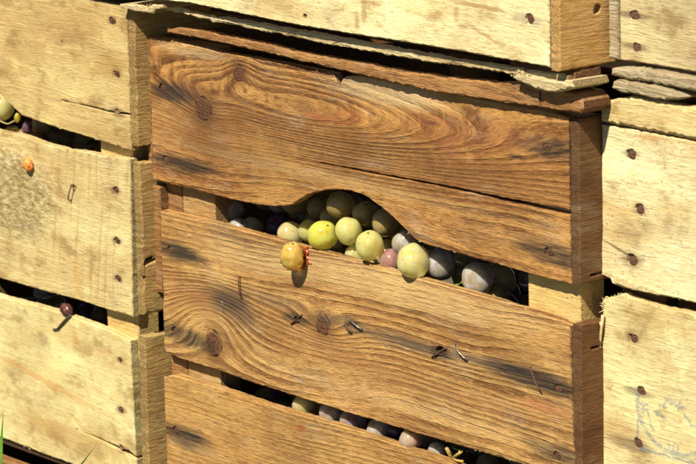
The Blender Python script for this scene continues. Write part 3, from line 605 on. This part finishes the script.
G = {
 'lime': grape_mat('lime yellow grape', (.84, .78, .07), (.76, .70, .10), .22, (.75, .8, .5), .5),
 'green': grape_mat('pale green grape', (.80, .76, .2), (.80, .68, .2), .3, (.74, .75, .52), .8),
 'cream': grape_mat('creamy green grape', (.84, .76, .26), (.80, .66, .2), .4, (.75, .76, .62), .6),
 'tan': grape_mat('tan translucent grape', (.78, .62, .24), (.76, .66, .3), .3, (.7, .66, .5), .8),
 'burst': grape_mat('burst amber grape', (.86, .66, .16), (.78, .46, .1), .15, (.75, .66, .4), .9, .5),
 'pink': grape_mat('dusty pink grape', (.42, .16, .15), (.5, .28, .18), .5, (.62, .5, .48), .2),
 'blue': grape_mat('bloomy blue grey grape', (.42, .34, .2), (.46, .32, .17),   .6, (.58, .65, .72), .3, .4, None, .3),
 'purple': grape_mat('purple grape', (.13, .035, .06), (.2, .06, .06), .45, (.36, .32, .42), .1, .3),
 'plum': grape_mat('mottled plum grape', (.5, .36, .2), (.55, .42, .24), .45, (.62, .6, .64), .3, .4, (.26, .06, .07)),
 'dark': grape_mat('amber shaded grape', (.56, .44, .14), (.48, .32, .1), .25, (.4, .4, .36), .3, .25),  # darker skin colour, carries the shade of the heap under the arch
}
def ball(r, squash=(1, 1, 1), wr=0., sd=0.):
    V = []; Fc = []; nu, nv = 28, 18
    V.append(Vector((0, 0, r)))
    for j in range(1, nv):
        th = math.pi * j / nv
        for i in range(nu):
            ph = 2 * math.pi * i / nu; V.append(Vector((math.sin(th) * math.cos(ph), math.sin(th) * math.sin(ph), math.cos(th))) * r)
    V.append(Vector((0, 0, -r)))
    for i in range(nu): Fc.append((0, 1 + i, 1 + (i + 1) % nu))
    for j in range(nv - 2):
        for i in range(nu):
            a = 1 + j * nu; Fc.append((a + i, a + nu + i, a + nu + (i + 1) % nu, a + (i + 1) % nu))
    e = 1 + (nv - 2) * nu
    for i in range(nu): Fc.append((e + i, len(V) - 1, e + (i + 1) % nu))
    out = []
    for v in V:
        d = v.normalized(); f = 1 + .085 * mnoise.noise(d * 1.3 + Vector((sd, 0, 0))) - wr * abs(mnoise.noise(d * 2.6 + Vector((sd, 3, 0)))) * 1.6
        f -= .06 * math.exp(-((d.z - 1) / .012) ** 2)
        out.append(Vector((v.x * squash[0], v.y * squash[1], v.z * squash[2])) * f)
    return out, Fc
GCOUNT = [0]
taken = []
def grape(px, py, rpx, y, kind, label, group, sq=(1, 1, 1.06), wr=0., rot=None, name='grape', push=True):
    GCOUNT[0] += 1
    V, Fc = ball(rpx * .000675, sq, wr, GCOUNT[0] * 1.7)
    c = P(px, py, y)
    o = obj(name, V, Fc, G[kind], None, (0, 0, 0), True); o.location = c
    o.rotation_euler = rot or (random.uniform(-.9, .6), random.uniform(-.7, .7), random.uniform(0, 6))
    o['label'] = label; o['category'] = 'grape'; o['group'] = group
    taken.append((c, rpx * .000675)); return o
gm = 'grapes showing through the arched hand hole'
grape(323, 235.5, 15.3, .007, 'lime', 'bright lime yellow grape, the most yellow one in the arched opening', gm)
grape(348.5, 231, 13.5, .010, 'green', 'pale green grape just right of the bright lime yellow one', gm)
grape(369.8, 245.5, 14.8, .003, 'tan', 'yellow green grape with a brown bruise low on its face, third in the sunny row', gm, sq=(1, 1, 1.03)).active_material = G['green']
grape(413.5, 261, 16.6, .003, 'cream', 'largest creamy yellow grape, last of the sunny row at the right side of the arch', gm)
grape(391, 260.5, 11.2, .012, 'pink', 'dusty pink grape squeezed against the largest creamy one', gm)
grape(355, 255, 10.5, .0155, 'blue', 'small bluish green grape low behind the sunny row', gm).active_material = G['cream']
grape(309, 231, 11.8, .0225, 'green', 'pale green grape half hidden behind the left of the bright lime one', gm)
grape(290.5, 234.5, 13.5, .0145, 'tan', 'tan translucent grape at the left corner of the arch above the burst one', gm)
g2 = grape(292, 256.5, 13.3, -.0085, 'burst', 'burst amber grape hanging over the edge of the brown middle board with red juice', gm, sq=(1, .92, 1.2), wr=.17, rot=(.2, .2, .4))
# torn skin and juice of the burst grape
def blob(name, pts_px, y, r, mat, parent, label=None):
    V = []; Fc = []
    for (a, b, rr) in pts_px:
        v, f = ball(rr * .000675, (1.1, .35, 1.), .25, a); c = P(a, b, y); k = len(V)
        V += [q + c for q in v]; Fc += [tuple(k + i for i in g) for g in f]
    me = obj(name, V, Fc, mat, None, (0, 0, 0), True, label)
    me.parent = parent; me.matrix_parent_inverse = Matrix.Identity(4)
    # keep geometry in world place although its parent is turned
    M_ = (Matrix.Translation(parent.location) @ parent.rotation_euler.to_matrix().to_4x4()).inverted()
    me.data.transform(M_); me.location = (0, 0, 0)
    return me
def child_world(o, par):
    M_ = (Matrix.Translation(par.location) @ par.rotation_euler.to_matrix().to_4x4()).inverted()
    o.data.transform(M_ @ Matrix.Translation(o.location)); o.parent = par; o.location = (0, 0, 0)
jp = px2([(299, 247), (303, 245), (306, 247), (308, 246.5), (307, 250), (309, 253), (306.5, 256), (309, 260), (311.5, 264), (308, 264.5), (307, 267), (304, 265), (303, 269), (299, 267), (301, 262), (298, 258), (300, 252)], -.0006)
child_world(prism('juice', jp, front(-.0009), .0009, PULP, None, bev=.0004, jit=.0009, step=.001, label='orange red juice and pulp on the wood'), g2)
gs = 'grapes in the shade under the arch'
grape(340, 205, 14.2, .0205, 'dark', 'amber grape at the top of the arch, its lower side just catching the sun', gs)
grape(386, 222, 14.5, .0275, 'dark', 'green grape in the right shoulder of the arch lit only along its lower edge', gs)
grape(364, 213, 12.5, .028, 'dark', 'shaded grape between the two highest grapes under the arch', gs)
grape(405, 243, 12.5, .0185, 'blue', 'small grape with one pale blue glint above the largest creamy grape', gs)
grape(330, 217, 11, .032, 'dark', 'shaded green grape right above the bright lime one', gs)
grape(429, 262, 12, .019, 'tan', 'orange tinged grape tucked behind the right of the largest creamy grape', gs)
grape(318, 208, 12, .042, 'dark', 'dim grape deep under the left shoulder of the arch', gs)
gr = 'grapes in the narrow gap right of the arch'
grape(440, 264, 15.5, .0195, 'blue', 'blue bloomed grape under the slat right of the largest creamy one', gr)
grape(478, 279, 16, .0185, 'blue', 'big bluish grape farthest right in the gap below the arch board', gr)
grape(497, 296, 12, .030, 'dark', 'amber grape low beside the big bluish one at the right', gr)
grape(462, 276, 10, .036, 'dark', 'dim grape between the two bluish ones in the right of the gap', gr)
gl = 'grapes in the dark gap left of the arch'
grape(231, 209, 14.5, .027, 'plum', 'dim plum coloured grape beside the left corner post', gl)
grape(239, 230, 13, .022, 'blue', 'bluish grape top peeking over the board left of the arch', gl)
grape(252, 229, 12, .030, 'tan', 'orange brown grape next to the bluish one left of the arch', gl)
# lower gap
gb = 'grapes in the lowest gap of the middle crate'
grape(304, 405.5, 12.5, .0145, 'tan', 'leftmost grape of the lowest gap, pale grey with an amber rim', gb)
grape(316, 411, 11, .031, 'tan', 'amber grape right behind the leftmost one of the lowest gap', gb)
grape(332, 414, 13.5, .0155, 'plum', 'mottled purple and white grape second in the lowest gap', gb)
grape(353, 422, 14.5, .0165, 'plum', 'mauve grey grape third in the lowest gap', gb)
grape(378.5, 430, 12, .0145, 'cream', 'whitish grape left of the dark purple one in the lowest gap', gb).active_material = G['blue']
grape(395, 432, 10, .021, 'purple', 'dark purple grape beside the shiny tan one in the lowest gap', gb)
grape(410.3, 440.5, 11.5, .0085, 'tan', 'shiny tan grape with a brown spot catching the sun in the lowest gap', gb).active_material = grape_mat('shiny rosy tan grape', (.62, .4, .24), (.66, .5, .34), .3, (.74, .64, .54), .9, .5, (.4, .14, .06))
grape(428, 440, 10, .032, 'plum', 'dim reddish grape behind the shiny tan one', gb)
grape(437, 452, 9.5, .014, 'blue', 'small blue grey grape left of the yellow stalk', gb)
grape(462, 466, 10, .020, 'purple', 'dark grape under the yellow stalk in the lowest gap', gb)
grape(487, 466, 12, .030, 'dark', 'dim grape at the right end of the lowest gap', gb)
# left crate
g_l = 'grapes in the left crate'
grape(1.5, 107, 15.5, .005, 'blue', 'pale grape with an orange underside in the arched cut at the left edge', g_l).active_material = G['cream']
yg = grape(17.3, 117.5, 4.6, -.0065, 'lime', 'tiny unripe yellow grape on a thin stem at the upper left', g_l, sq=(.8, .8, 1.25), rot=(0, .1, 0))
yg.active_material = grape_mat('unripe yellow grape', (.7, .5, .05), (.6, .42, .06), .15, (.7, .6, .3), .3)
grape(27, 128, 7.5, .001, 'purple', 'shrivelled purple grape under the upper left board', g_l, sq=(.8, .8, 1.25), wr=.2)
grape(24, 139, 8.5, .003, 'cream', 'pale grape low in the upper left gap', g_l)
grape(33, 143, 8, .013, 'dark', 'amber grape next to the pale one low in the upper left gap', g_l)
o = grape(66.5, 309.5, 9.3, -.0105, 'purple', 'shrivelled reddish purple grape lying in the gap of the left crate with its stalk', g_l, sq=(1.05, .8, .75), wr=.3, rot=(0, .35, 0))
raisin = o; o.active_material = grape_mat('shrivelled purple grape', (.13, .03, .03), (.2, .06, .05), .3, (.4, .3, .28), .1, .15)
# unseen depth of the piles: shaded grapes heaped behind those in the openings
def fill(x0, x1, zlo, zhi, ys, group, label, n_kinds, keep=.8):
    for yy in ys:
        x = x0 + random.uniform(0, .01)
        while x < x1:
            z = zlo + random.uniform(0, .006)
            while z < zhi:
                c = Vector((x + random.uniform(-.003, .003), yy + random.uniform(-.003, .003), z)); r = random.uniform(.008, .0105)
                if random.random() < keep and all((c - q).length > (r + s) * .93 for q, s in taken):
                    V = GM[random.randrange(len(GM))]
                    o = bpy.data.objects.new('grape', V); COL.objects.link(o); o.location = c; s = r / .01; o.scale = (s, s, s)
                    o.rotation_euler = (random.uniform(-3, 3), random.uniform(-3, 3), 0)
                    o['label'] = label; o['category'] = 'grape'; o['group'] = group; taken.append((c, r))
                z += .0195
            x += .0205
GM = []
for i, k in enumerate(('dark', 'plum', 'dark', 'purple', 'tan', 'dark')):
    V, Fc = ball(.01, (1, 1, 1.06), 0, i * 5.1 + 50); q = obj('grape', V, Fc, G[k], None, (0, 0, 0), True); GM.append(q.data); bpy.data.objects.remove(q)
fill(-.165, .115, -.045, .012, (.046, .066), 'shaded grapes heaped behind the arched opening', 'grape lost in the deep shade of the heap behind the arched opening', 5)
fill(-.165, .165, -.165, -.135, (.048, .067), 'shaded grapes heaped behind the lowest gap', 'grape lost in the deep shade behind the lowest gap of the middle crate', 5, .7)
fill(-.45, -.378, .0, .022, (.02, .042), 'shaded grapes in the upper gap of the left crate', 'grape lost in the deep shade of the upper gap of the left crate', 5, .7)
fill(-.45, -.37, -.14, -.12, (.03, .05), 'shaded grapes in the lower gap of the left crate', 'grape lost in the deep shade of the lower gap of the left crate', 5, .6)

# stalks and loose bits
def stalk(name, label, chains, mat, cat='stalk'):
    V = []; Fc = []; tmp = []
    for pts, r, tp in chains:
        q = tube('t', pts, r, mat, taper=tp); k = len(V); V += [v.co + q.location for v in q.data.vertices]; Fc += [tuple(k + i for i in p.vertices) for p in q.data.polygons]; tmp.append(q)
    for q in tmp: bpy.data.objects.remove(q)
    o = obj(name, V, Fc, mat, None, None, True); o['label'] = label; o['category'] = cat; return o
ys = .006
stalk('grape_stalk', 'short yellow branching grape stalk sticking up in the lowest gap', [
    ([P(453, 461, .01), P(450, 455, .007), P(446.5, 448, .004)], .0014, .9), ([P(452, 459, .008), P(457, 455, .004), P(462, 452, .003)], .0013, .6),
    ([P(452, 459, .006), P(458, 461, .003), P(463, 461.5, .002)], .0011, .8), ([P(452, 460, .006), P(449, 463, .004), P(446, 466, .004)], .0012, .7), ([P(458, 455, .004), P(460, 450, .005)], .0008, .6)], STALK)
stalk('grape_stalk', 'green stalk lying behind the board edge between the creamy and the big bluish grape', [([P(447, 287, .012), P(456, 286, .012), P(463, 282, .014), P(468, 276, .018)], .0015, .8), ([P(462, 283, .014), P(468, 285, .012)], .001, .7)], STALKG)
def stem_of(par, label, pts, r_, mat):
    q = tube('stem', pts, r_, mat, label=label); M_ = (Matrix.Translation(par.location) @ par.rotation_euler.to_matrix().to_4x4()).inverted()
    q.data.transform(M_ @ Matrix.Translation(q.location)); q.parent = par; q.location = (0, 0, 0)
stem_of(raisin, 'thin bent dark stem', [P(71, 315, -.0122), P(66, 319, -.0128), P(61, 324.5, -.0128), P(57.5, 329, -.0124), P(53.5, 329.8, -.0121)], .00085, simple('dark stem', (.1, .06, .04), (.05, .03, .02), 500))
stem_of(yg, 'thin pale curved stem', [P(14, 121, -.0065), P(8, 124, -.006), P(2, 122, -.005), P(-4, 118, -.002)], .0005, simple('pale stem', (.5, .4, .2), (.4, .3, .1), 500))
V, Fc = ball(.0062, (1, .62, .85), .3, 3.3)
gum = obj('grape_skin', V, Fc, GUM, None, (0, 0, 0), True); gum.location = P(28.3, 165, yL - .002); gum.rotation_euler = (0, .3, 0)
gum['label'] = 'bright orange scrap of dried grape skin stuck to the coarse patch of the left board'; gum['category'] = 'grape skin'

# ================================================================== GROUND AND GRASS
gmat, t, bsdf, (x, y, z) = tree('soil and short grass')
n = ns(t, x * 12, y * 12, z, 5, .65)
t.links.new(mix(t, n.ss(.35, .65), (.05, .07, .02), (.11, .085, .05)).k, bsdf.inputs['Base Color']); bsdf.inputs['Roughness'].default_value = 1
g = obj('ground', [(-40, -40, -.376), (40, -40, -.376), (40, 40, -.376), (-40, 40, -.376)], [(0, 1, 2, 3)], gmat, None, (0, 0, 0)); g['kind'] = 'structure'
GR = simple('grass blade', (.15, .34, .035), (.24, .46, .06), 60, .45, 0, .0001)
V = []; Fc = []
def blade(base, tip, wd, lean, face=False):
    base, tip = Vector(base), Vector(tip); sd = Vector((.62, -.77, 0)) ; k = len(V); sd = Vector((.62, .77, 0)) if random.random() < .3 else Vector((.77, .62, 0))
    if face: sd = Vector((.618, .786, 0))
    for i in range(6):
        u = i / 5; p = base.lerp(tip, u) + lean * (u * (1 - u) * 4); ww = wd * (1 - u ** (7 if face else 2.2)) + .00005
        V.append(p - sd * ww); V.append(p + sd * ww); V.append(p + Vector((0, -.0003, 0)) + Vector((.0002, 0, 0)))
    for i in range(5):
        a = k + i * 3; Fc.extend([(a, a + 2, a + 5, a + 3), (a + 2, a + 1, a + 4, a + 5), (a + 1, a, a + 3, a + 4)])
tip = P(96.5, 444.5, -.09); b0 = P(60, 490, -.09); blade((b0.x - .16, b0.y, -.376), tip, .0019, Vector((-.004, 0, .0)), True)
tip = P(3.3, 411.5, -.10); b0 = P(-6, 440, -.10); blade((b0.x - .02, b0.y, -.376), tip, .0024, Vector((-.002, 0, 0)), True)
for _ in range(2600):
    bx, by = random.uniform(-1., 1.1), random.uniform(-.75, -.045)
    hgt = random.uniform(.02, .07)
    blade((bx, by, -.376), (bx + random.uniform(-.03, .03), by + random.uniform(-.03, .01), -.376 + hgt), random.uniform(.001, .002), Vector((random.uniform(-.006, .006), 0, 0)))
gs_ = obj('grass', V, Fc, GR, None, (0, 0, 0)); gs_['kind'] = 'stuff'; gs_['label'] = 'green grass blades growing in front of the crates'; gs_['category'] = 'grass'

sc.render.engine = 'CYCLES'
sc.cycles.max_bounces = 8; sc.cycles.diffuse_bounces = 2
